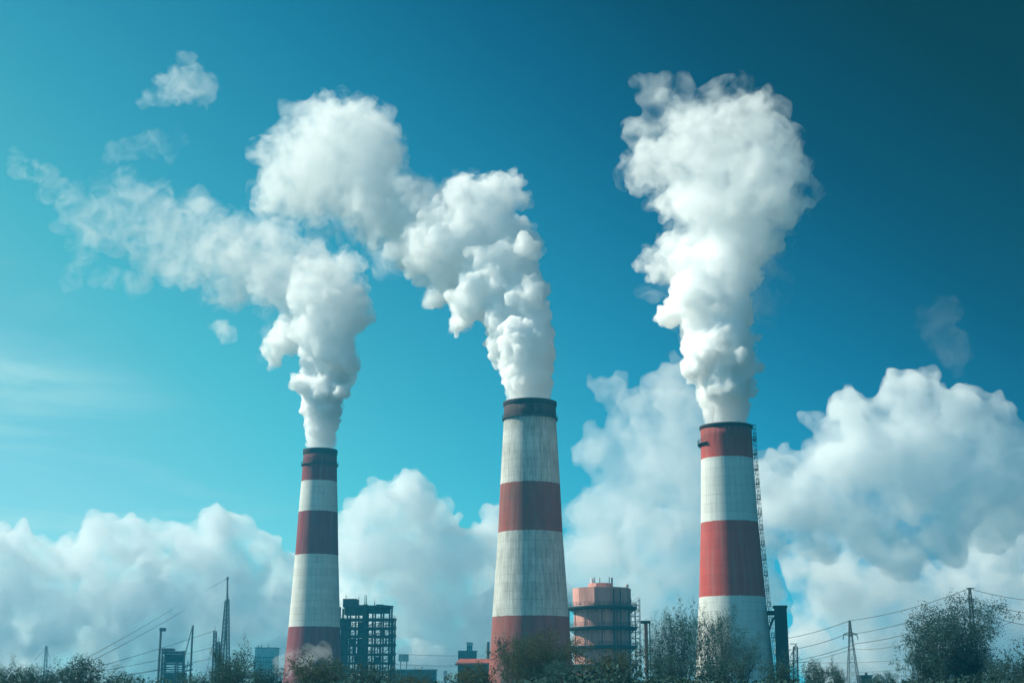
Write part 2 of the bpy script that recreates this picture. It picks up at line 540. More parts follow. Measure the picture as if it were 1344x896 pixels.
def ladder(base, rad, H, ang, off=0.5, hoops=2.4, rest=None, z0=4):
    """rungs and safety hoops up the side of a shaft"""
    ca, sa = math.cos(ang), math.sin(ang)
    out = Vector((ca, sa, 0)); side = Vector((-sa, ca, 0))
    bx = Vector((base.location.x, base.location.y, 0))
    P = lambda z, d, s: bx + out * (rad(z) + d) + side * s + Vector((0, 0, z))
    mb = MB()
    zs = np.arange(z0, H + 1.2, 3.0)
    for s in (-0.35, 0.35):
        mb.path([P(z, off, s) for z in zs], 0.07, 4)
    z = z0
    while z < H + 1:
        mb.tube(P(z, off, -0.35), P(z, off, 0.35), 0.04, n=4); z += 0.9
    z = z0
    while z < H:
        for s in (-0.35, 0.35): mb.tube(P(z, -0.02, s), P(z, off, s), 0.06, n=4)
        z += 4.5
    lad = mb.build('ladder', M['steel'], base)
    mb = MB(); z = z0 + 1
    arcs = [(-0.38, off), (-0.5, off + 0.45), (-0.3, off + 0.85), (0.3, off + 0.85), (0.5, off + 0.45), (0.38, off)]
    rngl = random.Random(3)
    while z < H + 1:
        mb.path([P(z, d, s) for s, d in arcs], 0.06, 4); z += hoops * 0.5
    for s, d in arcs[1:5]:
        mb.path([P(z, d, s) for z in zs], 0.04, 4)
    c = mb.build('cage', M['steel'], None, base.location); c.parent = lad; c.location = (0, 0, 0)
    if rest:
        z = z0 + 3
        while z < H - 1:
            mb = MB()
            w = 1.25
            a = P(z, 0.05, 0); b = P(z, off + w * 0.62, 0)
            mid = (a + b) / 2
            mb.box(mid, ((b - a).length, 2.0, 0.12), ang)
            for s in (-0.95, 0.95):
                for d in (0.3, off + w * 0.6):
                    mb.tube(P(z, d, s), P(z + 1.3, d, s), 0.05, n=4)
                mb.tube(P(z + 1.3, 0.1, s), P(z + 1.3, off + w * 0.6, s), 0.05, n=4)
                mb.tube(P(z + 0.7, 0.1, s), P(z + 0.7, off + w * 0.6, s), 0.04, n=4)
                mb.tube(P(z - 1.4, 0.02, s), P(z, off + w * 0.55, s), 0.05, n=4)
            for hh in (0.7, 1.3):
                mb.tube(P(z + hh, off + w * 0.6, -0.95), P(z + hh, off + w * 0.6, 0.95), 0.05, n=4)
            pf = mb.build('rest_platform', M['steel'], None, base.location); pf.parent = lad; pf.location = (0, 0, 0)
            z += rest
    return lad

WHITE = (0.70, 0.70, 0.66)
Y1, Y2, Y3 = 560.0, 430.0, 398.0
c1, H1, rad1 = chimney('slimmest striped chimney, maroon topped, farthest left beside the steel frame building', Y1,
    [(588, 21.6), (600, 22.0), (630, 23.3), (670, 25.6), (727, 28.2), (822, 33.6), (885, 38.2)],
    [(None, 'red'), (822, 'white'), (727, 'red'), (669.5, 'white'), (629, 'red')], 420.5, (0.78, 0.76, 0.70), (0.27, 0.032, 0.042), 0.55, 1.3)
gallery(c1, rad1, H1 - 6.0, 0.6)
c2, H2, rad2 = chimney('striped chimney in the middle with dirty grey streaked white bands and dark red cap', Y2,
    [(523, 34.0), (545, 34.3), (632, 39.3), (696, 42.4), (808, 50.3), (870, 54.4)],
    [(None, 'red'), (808, 'white'), (696, 'red'), (632, 'white'), (544, (0.085, 0.035, 0.04))], 695.5, (0.72, 0.71, 0.66), (0.36, 0.070, 0.055), 1.15, 0.7)
gallery(c2, rad2, H2 - 5.2, 0.55)
c3, H3, rad3 = chimney('striped chimney with a caged ladder down its right side and bright red bands', Y3,
    [(555, 33.2), (600, 34.0), (682, 37.3), (782, 43.3), (870, 50.3)],
    [(None, 'white'), (781, 'red'), (682.5, 'white'), (598, 'red')], 952.5, (0.72, 0.73, 0.70), (0.52, 0.072, 0.060), 0.45, 0.4)
gallery(c3, rad3, H3 - 5.0, 0.9, a0=R(150), a1=R(215), n=10)
ladder(c3, rad3, H3, R(-8), 0.35, 2.4, 4.3)

# ------------------------------------------------------------------ open steel frame building
def X(px, Y, py=850): return at(px, py, Y).x
def Zp(py, Y): return at(672, py, Y).z

Yb = 600.0
b0 = tag(empty('frame_building', (X(482, Yb), Yb, 0)), 'dark open steel frame building of many storeys beside the left chimney', 'building')
bx = [X(p, Yb) for p in (447, 457, 468, 479, 490, 501, 512, 516.5)]
dep = 11.0
levels = [Zp(p, Yb) for p in (892, 881, 870, 858.5, 846.5, 835, 824.5, 813)]
ztop = Zp(797, Yb)
for i, x in enumerate(bx):
    for yy in (-dep / 2, dep / 2):
        m_ = MB(); m_.box((x, Yb + yy, (ztop if i < 7 else levels[-1]) / 2), (0.7 if i != 3 else 1.6, 0.7, ztop if i < 7 else levels[-1]))
        m_.build('column', M['steel'], b0)
rngb = random.Random(17)
for li, z in enumerate(levels):
    m_ = MB()
    m_.box(((bx[0] + bx[-1]) / 2, Yb, z), (bx[-1] - bx[0] + 1.0, dep + 0.9, 0.9))
    # the deck sticks out as a balcony on the right
    m_.box((bx[-1] - 1.6, Yb - dep / 2 - 1.1, z + 0.05), (6.4, 2.1, 0.5))
    fl = m_.build('floor_deck', M['steel'], b0)
    m_ = MB()
    for hh in (0.75, 1.4):
        m_.bar((bx[0], Yb - dep / 2 - .5, z + hh), (bx[-1] + .5, Yb - dep / 2 - .5, z + hh), 0.12)
        m_.bar((bx[-1] + .5, Yb - dep / 2 - .5, z + hh), (bx[-1] + .5, Yb + dep / 2, z + hh), 0.12)
    for k_ in range(22):
        x = bx[0] + (bx[-1] + .5 - bx[0]) * k_ / 21
        m_.bar((x, Yb - dep / 2 - .5, z + .3), (x, Yb - dep / 2 - .5, z + 1.4), 0.1)
    rl = m_.build('railing', M['steel'], None, b0.location); rl.parent = fl; rl.location = (0, 0, 0)
    # pipes, vessels and half-height sheets standing on the deck
    zn = levels[li + 1] if li + 1 < len(levels) else ztop
    if li + 1 < len(levels):
        for j in range(len(bx) - 1):
            r_ = rngb.random()
            if j in (0,) or (j == 2 and li > 1) or r_ < 0.10:
                m_ = MB(); m_.box(((bx[j] + bx[j + 1]) / 2, Yb + rngb.uniform(-3, 4.5), (z + zn) / 2 - .2), (bx[j + 1] - bx[j] - (0.6 if j else 0.1), 0.3 if j else 6, zn - z - .9 if j in (0, 2) else (zn - z) * rngb.uniform(.4, .8)))
                m_.build('cladding_panel', M['dark_clad'], b0)
            m_ = MB()
            for q in range(rngb.randint(2, 3)):
                x = bx[j] + (bx[j + 1] - bx[j]) * rngb.random()
                if q == 0: yc = Yb + rngb.uniform(-dep / 2 + 1, dep / 2 - 1)
                y = yc + rngb.uniform(-.3, .3)
                m_.tube((x, y, z + .4), (x, y, zn - .4), rngb.choice((.08, .12, .22)), n=6)
                zz = z + (zn - z) * rngb.uniform(.3, .85)
                m_.tube((bx[j], yc, zz), (bx[j + 1], yc, zz), rngb.choice((.07, .12)), n=6)
            m_.bar((bx[j], yc + .3, z), (bx[j + 1], yc + .3, zn), .22)
            m_.build('pipework', M['steel'], b0)
# plant on the top storeys
m_ = MB(); m_.box(((bx[0] + bx[3]) / 2 + 1, Yb, (ztop + levels[-1]) / 2 + 1.5), (bx[3] - bx[0] - 1, 7, ztop - levels[-1] - 1)); m_.build('machine_house', M['dark_clad'], b0)
m_ = MB(); m_.box(((bx[3] + bx[6]) / 2, Yb + 1, levels[-1] + 3.6), (bx[6] - bx[3] - 1.0, 6, 1.8)); m_.build('machine_house', M['dark_clad'], b0)
m_ = MB(); m_.box(((bx[0] + bx[2]) / 2 + .4, Yb, Zp(791.5, Yb)), (bx[2] - bx[0] - 1, 8, Zp(786, Yb) - Zp(797, Yb))); m_.build('roof_house', M['dark_clad'], b0)
m_ = MB(); m_.box(((bx[2] + bx[6]) / 2, Yb, ztop), (bx[6] - bx[2] + 1, dep, .6)); m_.build('roof_deck', M['steel'], b0)
m_ = MB()
for k_ in range(9):
    x = bx[3] + (bx[6] - bx[3]) * k_ / 8; h_ = rngb.uniform(.5, 1.1)
    m_.box((x, Yb + rngb.uniform(-.8, .8), ztop + .3 + h_ / 2), (rngb.uniform(1.2, 2.4), 2, h_))
m_.build('roof_plant', M['dark_clad'], b0)
for px, top in ((453, 780.5), (478, 780.5), (480, 781), (491, 788), (470, 783)):
    m_ = MB(); m_.tube((X(px, Yb), Yb - 2, ztop), (X(px, Yb), Yb - 2, Zp(top, Yb)), .22, .12); m_.build('antenna', M['steel'], b0)

# ------------------------------------------------------------------ salmon tower with round galleries
Yt = 500.0
cx = X(790.5, Yt, 830)
t0 = tag(empty('tank_tower', (cx, Yt, 0)), 'squat salmon coloured round tower ringed by dark galleries beside the middle chimney', 'tower')
mp = mpp(830, Yt)
rb = 38.5 * mp
ztb = Zp(772, Yt)
def ngon(r0, n, a0): return [(r0 * math.cos(a0 + 2 * math.pi * i / n), r0 * math.sin(a0 + 2 * math.pi * i / n)) for i in range(n)]
m_ = MB()
m_.lathe((cx, Yt, 0), [(rb * .97, 0), (rb * .97, Zp(792, Yt))], 56, True)
m_.lathe((cx, Yt, 0), [(rb, Zp(792, Yt) - .4), (rb, ztb), (0.01, ztb + .8)], 10, False, R(-90 - 18), R(270 - 18))
m_.build('wall', M['salmon'], t0)
m_ = MB(); m_.lathe((cx - .4, Yt, 0), [(rb * .46, ztb - .5), (rb * .44, Zp(765.5, Yt)), (.01, Zp(765.5, Yt) + .3)], 8, False, R(-90 - 22.5), R(270 - 22.5)); ph = m_.build('penthouse', M['salmon'], t0)
for px, top, r_, mt in ((777, 759, .55, 'white_paint'), (780.5, 757, .14, 'steel'), (787, 758, .12, 'steel'), (799.5, 757, .14, 'steel'), (803, 758, .3, 'steel')):
    m_ = MB(); m_.tube((X(px, Yt, 765), Yt - 1, ztb), (X(px, Yt, 765), Yt - 1, Zp(top, Yt)), r_, n=8); m_.build('vent_pipe', M[mt], t0)
m_ = MB(); m_.lathe((X(823, Yt, 770), Yt, ztb + .2), [(.01, 1.5), (.45, 1.3), (.65, .8), (.45, .2), (.2, 0)], 12); m_.build('lamp_globe', M['pale'], t0)
rg = 46 * mp
glev = [Zp(p, Yt) for p in (893, 872, 848, 823.5, 797)]
for gi, z in enumerate(glev):
    m_ = MB()
    m_.lathe((cx, Yt, z), [(rb * .96, -1.0), (rg - .6, -.9), (rg, -.5), (rg + .1, 0), (rg, .22), (rb * .96, .22)], 48, False)
    for i in range(24):
        a_ = 2 * math.pi * i / 24
        m_.bar((cx + rb * .95 * math.cos(a_), Yt + rb * .95 * math.sin(a_), z - 2.2), (cx + rg * .98 * math.cos(a_), Yt + rg * .98 * math.sin(a_), z - .2), .16)
    gl = m_.build('gallery', M['steel'], t0)
    m_ = MB()
    n_ = 44
    for i in range(n_):
        a_ = 2 * math.pi * i / n_
        x, y = cx + rg * math.cos(a_), Yt + rg * math.sin(a_)
        m_.bar((x, y, z + .2), (x, y, z + 1.5), .1)
    for hh in (.6, 1.0, 1.5):
        m_.path([(cx + rg * math.cos(2 * math.pi * i / 48), Yt + rg * math.sin(2 * math.pi * i / 48), z + hh) for i in range(49)], .06, 4)
    rl = m_.build('railing', M['steel'], None, t0.location); rl.parent = gl; rl.location = (0, 0, 0)
for i in range(14):
    a_ = 2 * math.pi * (i + .35) / 14
    m_ = MB(); x, y = cx + (rg - .4) * math.cos(a_), Yt + (rg - .4) * math.sin(a_)
    m_.tube((x, y, 0), (x, y, glev[-1] + 0.1), .16, n=6); m_.build('gallery_post', M['steel'], t0)
# scaffold stair on the right
m_ = MB()
xs0, xs1 = X(829, Yt), X(840.5, Yt)
for x in (xs0, xs1):
    for y in (Yt - 2, Yt + 2): m_.bar((x, y, 0), (x, y, Zp(785.5, Yt)), .18)
z = 2.0; fl_ = 0
while z < Zp(787, Yt):
    for y in (Yt - 2, Yt + 2): m_.bar((xs0, y, z), (xs1, y, z), .14)
    a_, b_ = (xs0, xs1) if fl_ % 2 else (xs1, xs0)
    m_.bar((a_, Yt - 1.5, z), (b_, Yt - 1.5, z + 1.9), .18)
    m_.bar((a_, Yt - 2, z + 1), (b_, Yt - 2, z + 2.9), .1)
    z += 1.9; fl_ += 1
m_.build('stair_tower', M['steel'], t0)
for px in (804, 812.5):
    m_ = MB(); m_.tube((X(px, Yt), Yt - rb * .96, 3), (X(px, Yt), Yt - rb * .96, ztb - 1), .22, n=6); m_.build('drain_pipe', M['steel'], t0)

# ------------------------------------------------------------------ black stack bracketed to the right chimney
Yk = 391.0
p_ = at(1023.7, 797, Yk)
k0 = tag(empty('steel_stack', (p_.x, Yk, 0)), 'short black square stack held to the right chimney by a bracket arm', 'stack')
w1, w0, hk = 13.2 * mpp(797, Yk), 14.6 * mpp(880, Yk), p_.z
m_ = MB()
vs = [(p_.x + sx * w / 2, Yk + sy * w / 2, z) for (w, z) in ((w0, 0), (w1, hk)) for sx, sy in ((-1, -1), (1, -1), (1, 1), (-1, 1))]
m_.add(vs, [(0, 1, 5, 4), (1, 2, 6, 5), (2, 3, 7, 6), (3, 0, 4, 7), (4, 5, 6, 7)])
for sx in (-.5, 0, .5):
    m_.bar((p_.x + sx * w0, Yk - w0 / 2, 0), (p_.x + sx * w1, Yk - w1 / 2, hk), .3)
m_.build('duct', M['black_steel'], k0)
m_ = MB(); m_.box((p_.x, Yk, hk + .2), (w1 + .7, w1 + .7, .7)); m_.build('cap', M['black_steel'], k0)
m_ = MB()
za = Zp(803, Yk)
xa = c3.location.x + rad3(za) * .96
m_.box(((xa + p_.x) / 2, Yk + 4, za), (p_.x - xa, 1.0, 1.2))
pts = [Vector((xa + (p_.x - xa) * t, Yk + 4, za - 5.0 + 4.4 * math.sin(t * math.pi / 2))) for t in np.linspace(0, 1, 9)]
m_.path(pts, .3, 6)
m_.box((p_.x, Yk + 2, za), (1, 5, .8))
m_.build('bracket_arm', M['black_steel'], k0)

# ------------------------------------------------------------------ lattice work
def lattice(mb, p, q, w0, w1, n, r, r2=None, sides=4):
    """four legs and zigzag bracing from p up to q"""
    p, q = Vector(p), Vector(q); r2 = r2 or r * .7
    cs = ((-1, -1), (1, -1), (1, 1), (-1, 1))
    def c(i, t):
        w = (w0 + (w1 - w0) * t) / 2; o = p.lerp(q, t)
        return o + Vector((cs[i][0] * w, cs[i][1] * w, 0))
    ts = [1 - (1 - i / n) ** 1.0 for i in range(n + 1)]
    for i in range(4):
        mb.tube(c(i, 0), c(i, 1), r, n=4)
        for a, b in zip(ts, ts[1:]):
            j = (i + 1) % 4
            mb.tube(c(i, a), c(j, b), r2, n=4); mb.tube(c(j, a), c(i, b), r2, n=4)
            mb.tube(c(i, b), c(j, b), r2, n=4)

# pylon with drooping arms
Yp = 380.0
def zx(px, py, Y): p = at(px, py, Y); return (p.x, Y, p.z)
y0 = tag(empty('power_pylon', (X(1119, Yp, 890), Yp, 0)), 'small lattice pylon with one drooping crossarm, in the gap left of the big round tree', 'pylon', None)
top = zx(1115, 814, Yp); el = zx(1116.5, 836, Yp); ft = (X(1120, Yp, 893), Yp, 0)
m_ = MB(); lattice(m_, ft, el, 16.5 * mpp(880, Yp), 4.2 * mpp(836, Yp), 7, .1, .045)
lattice(m_, el, (top[0], Yp, top[2]), 4.2 * mpp(836, Yp), .35, 5, .1, .06)
m_.build('mast', M['steel'], y0)
m_ = MB()
for s in (-1, 1):
    a_ = Vector(zx(1116, 831, Yp)); b_ = a_ + Vector((s * 8.6 * mpp(831, Yp), 0, -.2)); c_ = b_ + Vector((s * .25, 0, -1.4))
    m_.tube(a_ + Vector((0, 0, .4)), b_, .14, n=5); m_.tube(a_ - Vector((0, 0, .5)), b_, .1, n=5); m_.tube(b_, c_, .12, n=5)
m_.build('crossarm', M['steel'], y0)

Yq = 330.0
q0 = tag(empty('power_pylon', (X(1279, Yq, 830), Yq, 0)), 'narrow lattice mast rising behind the big round tree near the right edge', 'pylon', None)
m_ = MB(); lattice(m_, (X(1281, Yq, 880), Yq, 0), zx(1272.5, 771, Yq), 9.5 * mpp(830, Yq), 2.2 * mpp(771, Yq), 13, .09, .04); m_.build('mast', M['steel'], q0)
m_ = MB()
for px, py in ((1272.5, 771.5), (1273.5, 786.5), (1275.5, 800.5)):
    a_ = Vector(zx(px, py, Yq)); m_.tube(a_ - Vector((.7, 0, 0)), a_ + Vector((1.2, 0, 0)), .12, n=5)
m_.build('insulator_arm', M['steel'], q0)

def wire(label, pts, r=.075, sag=0.0, group=None):
    """pts: (px, py, Y) where the wire is fixed"""
    m_ = MB(); out = []
    P_ = [at(*p) for p in pts]
    for a, b in zip(P_, P_[1:]):
        for i in range(12):
            t = i / 12
            out.append(a.lerp(b, t) - Vector((0, 0, sag * 4 * t * (1 - t))))
    out.append(P_[-1])
    m_.path(out, r, 4)
    return tag(m_.build('power_line', M['wire'], None, P_[0]), label, 'wire', group)
wire('topmost overhead wire, running over the tips of both lattice pylons at right', [(1000, 841, 430), (1115, 814, Yp), (1272, 772, Yq), (1420, 790, 290)], .07, 1.0)
wire('second overhead wire from the top at right, on the crossarm of the small pylon', [(1000, 854, 430), (1107.5, 833, Yp), (1273, 787, Yq), (1420, 806, 290)], .07, 1.2)
wire('third overhead wire from the top at right, lowest on the narrow lattice mast', [(1000, 870, 430), (1124.5, 844, Yp), (1275, 800.5, Yq), (1420, 825, 290)], .07, 1.2)
wire('lowest overhead wire at right, slanting just under the others', [(1000, 874, 440), (1120, 851, 400), (1215, 837, 360), (1330, 815, 330)], .055, 1.0)
wire('upper of two level wires low over the small pylon foot', [(1040, 868, 520), (1200, 864, 480), (1330, 858, 470)], .06, .8)
wire('lower of two level wires low over the small pylon foot', [(1040, 881, 520), (1200, 877, 480), (1330, 872, 470)], .06, .8)
# bent derrick beside the black stack
d0 = MB(); Yd = 450.0
lattice(d0, (X(1043, Yd, 880), Yd, 0), zx(1044, 848, Yd), 1.6, 1.2, 8, .1, .07)
d0.tube(zx(1037, 844.5, Yd), zx(1046, 844.5, Yd), .12); d0.tube(zx(1045.5, 844.5, Yd), zx(1040, 858, Yd), .1)
d0.tube(zx(1037, 862, Yd), zx(1044, 846, Yd), .1)
tag(d0.build('derrick', M['steel'], None, (X(1043, Yd), Yd, 0)), 'small bent lattice derrick right beside the black stack', 'derrick')

# ------------------------------------------------------------------ left edge plant
Yl = 560.0
l0 = tag(empty('pump_house', (X(228, Yl), Yl, 0)), 'low frame structure with a dark square opening and pipes at the left', 'building')
zr = Zp(853.5, Yl)
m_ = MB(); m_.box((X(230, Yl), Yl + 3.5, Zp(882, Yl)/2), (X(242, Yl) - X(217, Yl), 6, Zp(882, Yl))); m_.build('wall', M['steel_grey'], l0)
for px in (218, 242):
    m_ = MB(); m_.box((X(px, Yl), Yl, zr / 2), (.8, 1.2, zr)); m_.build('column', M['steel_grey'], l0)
m_ = MB(); m_.box((X(230, Yl), Yl + 1.5, Zp(863.5, Yl)), (X(241, Yl) - X(219, Yl), 1.5, Zp(858, Yl) - Zp(869, Yl))); m_.build('opening_shade', M['glass'], l0)  # dark sheet standing in for the shade inside the opening
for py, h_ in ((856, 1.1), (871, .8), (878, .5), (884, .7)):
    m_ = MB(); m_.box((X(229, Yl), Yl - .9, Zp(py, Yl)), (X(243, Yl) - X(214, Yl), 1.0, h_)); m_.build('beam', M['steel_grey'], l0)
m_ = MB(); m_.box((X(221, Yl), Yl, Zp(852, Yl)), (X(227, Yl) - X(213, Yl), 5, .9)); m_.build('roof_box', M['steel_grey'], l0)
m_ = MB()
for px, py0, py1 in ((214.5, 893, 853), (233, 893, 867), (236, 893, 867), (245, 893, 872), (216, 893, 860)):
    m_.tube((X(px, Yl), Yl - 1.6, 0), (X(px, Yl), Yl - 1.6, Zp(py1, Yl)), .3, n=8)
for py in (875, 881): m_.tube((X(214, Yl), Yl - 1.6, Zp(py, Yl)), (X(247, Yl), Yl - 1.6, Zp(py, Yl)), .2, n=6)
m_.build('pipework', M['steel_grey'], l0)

def pole(label, px, ptop, Y, r0, r1, head=False, name='mast'):
    x = X(px, Y, ptop); z = Zp(ptop, Y)
    e = tag(empty(name, (x, Y, 0)), label, 'mast')
    m_ = MB(); m_.tube((x, Y, 0), (x, Y, z), r0, r1, n=8); m_.build('pole', M['steel_grey'], e)
    if head:
        m_ = MB(); m_.box((x + .7, Y, z - .8), (2.4, 1, 1.3)); m_.build('lamp_head', M['steel_grey'], e)
    return e
pole('thin mast with a small box head at the left end of the low structure', 211.5, 823, Yl - 4, .55, .42, True)
e_ = pole('straight pole propped by a slanting strut, right of the low structure', 253.3, 820, Yl - 10, .42, .36)
m_ = MB(); m_.tube(zx(252.4, 822, Yl - 10), zx(242.5, 860, Yl - 10), .22); m_.tube(zx(253, 871, Yl - 10), zx(243, 874, Yl - 10), .25); m_.tube(zx(253, 878, Yl - 10), zx(243, 880, Yl - 10), .3); m_.tube(zx(247, 866, Yl - 10), zx(245, 880, Yl - 10), .2); m_.build('strut', M['steel_grey'], e_)
Ym = 590.0
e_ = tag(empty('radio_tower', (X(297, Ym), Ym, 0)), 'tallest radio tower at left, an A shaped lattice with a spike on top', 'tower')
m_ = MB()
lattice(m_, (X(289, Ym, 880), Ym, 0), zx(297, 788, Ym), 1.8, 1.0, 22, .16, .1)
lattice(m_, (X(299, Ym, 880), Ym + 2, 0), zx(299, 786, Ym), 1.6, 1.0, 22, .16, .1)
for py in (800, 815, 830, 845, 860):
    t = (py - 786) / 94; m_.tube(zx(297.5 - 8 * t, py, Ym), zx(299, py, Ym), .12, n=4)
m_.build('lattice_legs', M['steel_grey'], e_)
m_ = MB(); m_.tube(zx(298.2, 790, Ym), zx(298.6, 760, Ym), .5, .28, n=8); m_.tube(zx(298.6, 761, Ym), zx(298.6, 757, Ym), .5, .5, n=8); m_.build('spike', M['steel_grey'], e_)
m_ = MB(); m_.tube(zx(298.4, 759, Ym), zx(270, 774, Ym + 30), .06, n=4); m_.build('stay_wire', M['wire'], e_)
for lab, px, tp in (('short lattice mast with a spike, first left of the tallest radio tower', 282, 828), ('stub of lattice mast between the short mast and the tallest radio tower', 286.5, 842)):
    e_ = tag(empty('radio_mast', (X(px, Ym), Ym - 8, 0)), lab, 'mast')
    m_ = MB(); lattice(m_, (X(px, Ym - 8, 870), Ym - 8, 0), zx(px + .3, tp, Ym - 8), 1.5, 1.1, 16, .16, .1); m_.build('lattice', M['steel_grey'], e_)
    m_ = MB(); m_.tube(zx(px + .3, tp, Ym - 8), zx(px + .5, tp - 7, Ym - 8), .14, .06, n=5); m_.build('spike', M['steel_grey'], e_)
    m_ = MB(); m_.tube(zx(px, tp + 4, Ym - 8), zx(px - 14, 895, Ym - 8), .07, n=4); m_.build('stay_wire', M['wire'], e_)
for lab, a_, b_ in (('highest of the slanting wires at left, ending in mid air over the bushes', (60, 891, 380), (226, 799, 640)),
                    ('second slanting wire from the top at left', (68, 893, 380), (239, 802, 640)),
                    ('slanting wire at left reaching the top of the short lattice mast', (60, 893, 400), (282, 827, Ym - 8)),
                    ('faint wire at left sagging to the middle of the short lattice mast', (120, 882, 430), (282, 848, Ym - 8)),
                    ('fainter low wire at left running behind the low frame structure', (120, 892, 430), (283, 862, Ym)),
                    ('lowest wire at left, nearly level, meeting the low frame structure', (140, 887, 500), (214, 877, Yl))):
    wire(lab, [a_, b_], .085, .6)
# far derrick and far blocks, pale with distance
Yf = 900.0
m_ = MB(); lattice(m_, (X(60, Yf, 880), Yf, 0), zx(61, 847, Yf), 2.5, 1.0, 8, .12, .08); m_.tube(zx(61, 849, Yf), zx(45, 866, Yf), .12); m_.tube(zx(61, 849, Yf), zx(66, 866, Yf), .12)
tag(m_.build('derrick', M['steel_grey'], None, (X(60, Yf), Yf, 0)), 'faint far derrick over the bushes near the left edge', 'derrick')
def block(label, x0, x1, y0_, Y, mat, lat=0, name='industrial_block', depth=14):
    e = tag(empty(name, ((X(x0, Y) + X(x1, Y)) / 2, Y, 0)), label, 'building')
    zt = Zp(y0_, Y); xa, xb = X(x0, Y), X(x1, Y)
    m_ = MB(); m_.box(((xa + xb) / 2, Y + depth / 2, zt / 2), (xb - xa, depth, zt)); m_.build('wall', M[mat], e)
    m_ = MB(); m_.box(((xa + xb) / 2, Y + depth / 2, zt + .25), (xb - xa + .8, depth + .8, .5)); m_.build('roof', M['steel_grey'], e)
    return e, xa, xb, zt
e, xa, xb, zt = block('pale hazy boxy building far off, left of the left chimney', 335, 362, 850, 940, 'pale')
m_ = MB()
for i in range(8):
    x = xa + (xb - xa) * i / 7
    m_.bar((x, 939, 0), (x, 939, Zp(862, 940)), .3)
for py in (862, 868): m_.bar((xa, 938.7, Zp(py, 940)), (xb, 938.7, Zp(py, 940)), .5)
m_.build('pipe_rack', M['steel_grey'], e)
for px in (337, 341, 351):
    m_ = MB(); m_.tube((X(px, 940), 945, zt), (X(px, 940), 945, zt + 2.2), .35, n=6); m_.build('vent_pipe', M['steel_grey'], e)
e, xa, xb, zt = block('dark ribbed block far off, left of the middle chimney foot', 602, 625, 854.5, 760, 'dark_clad')
m_ = MB()
for i in range(12):
    x = xa + (xb - xa) * i / 11; m_.box((x, 759.8, zt / 2), (.5, .5, zt))
m_.build('rib', M['steel_grey'], e)
e, xa, xb, zt = block('tall faint slab building behind the dark ribbed block', 612.5, 619.5, 843.5, 960, 'pale')
for i in range(3):
    m_ = MB(); m_.box((xa + (xb - xa) * (i + .5) / 3, 959.9, zt * .6), ((xb - xa) / 5, .4, zt * .7)); m_.build('window_strip', M['glass'], e)
e, xa, xb, zt = block('dark flat shed on the horizon right of the steel frame building', 512, 572, 879, 800, 'dark_clad')
for i in range(6):
    m_ = MB(); m_.box((xa + (xb - xa) * (i + .5) / 6, 799.9, zt * .5), ((xb - xa) / 9, .3, zt * .4)); m_.build('window', M['glass'], e)
e, xa, xb, zt = block('low orange roofed shed in front of the dark ribbed block', 601, 640, 870.5, 600, 'dark_clad')
m_ = MB()
zlo, zhi = Zp(870.5, 600), Zp(863.5, 600)
vs = [(xa - 1, 599, zlo), (xb + 1, 599, zlo + .3), (xb + 1, 607, zhi), (xa + .5, 607, zhi), (xa - 1, 599, zlo - .7), (xb + 1, 599, zlo - .4), (xb + 1, 607, zhi - .7), (xa + .5, 607, zhi - .7)]
m_.add(vs, [(0, 1, 2, 3), (7, 6, 5, 4), (0, 4, 5, 1), (1, 5, 6, 2), (2, 6, 7, 3), (3, 7, 4, 0)])
m_.build('orange_canopy', M['red_paint'], e)
m_ = MB()
for i in range(7):
    x = X(628, 600) + i * .8
    m_.bar((x, 606, zhi), (x, 606, zhi + 1.6), .1)
for hh in (.8, 1.6): m_.bar((X(626, 600), 606, zhi + hh), (X(640, 600), 606, zhi + hh), .1)
m_.build('railing', M['pale'], e)
pole('dark thin post just left of the middle chimney foot', 640.5, 842, 640, .7, .7)
e = tag(empty('cabin', (X(585, 560), 560, 0)), 'tiny white cabin among the bushes left of the orange roofed shed', 'cabin')
m_ = MB(); m_.box((X(585, 560), 560, Zp(881.5, 560) / 2), (4.6 * mpp(885, 560), 3, Zp(881.5, 560))); m_.build('wall', M['white_paint'], e)
m_ = MB(); x, z = X(585, 560), Zp(881.5, 560)
m_.add([(x - .9, 558.3, z), (x + .9, 558.3, z), (x, 558.3, z + .6), (x - .9, 561.7, z), (x + .9, 561.7, z), (x, 561.7, z + .6)], [(0, 1, 2), (5, 4, 3), (0, 2, 5, 3), (1, 4, 5, 2)]); m_.build('roof', M['pale'], e)
m_ = MB(); m_.box((x, 558.45, z * .72), (.5, .1, .8)); m_.build('door', M['glass'], e)
wire('upper of two level wires between the steel frame building and the middle chimney', [(516, 857, 640), (608, 860, 700)], .1, .4)
wire('lower of two level wires between the steel frame building and the middle chimney', [(516, 871, 640), (608, 873, 700)], .1, .4)
e = tag(empty('billboard', (X(530, 780), 780, 0)), 'faint blank panel on posts beyond the steel frame building', 'billboard')
m_ = MB(); m_.box((X(530, 780), 780, Zp(863, 780)), (13 * mpp(863, 780), .5, 9 * mpp(863, 780))); m_.build('panel', M['pale'], e)
for px in (526, 534):
    m_ = MB(); m_.box((X(px, 780), 780.6, Zp(863, 780) / 2), (.4, .4, Zp(863, 780))); m_.build('post', M['steel_grey'], e)
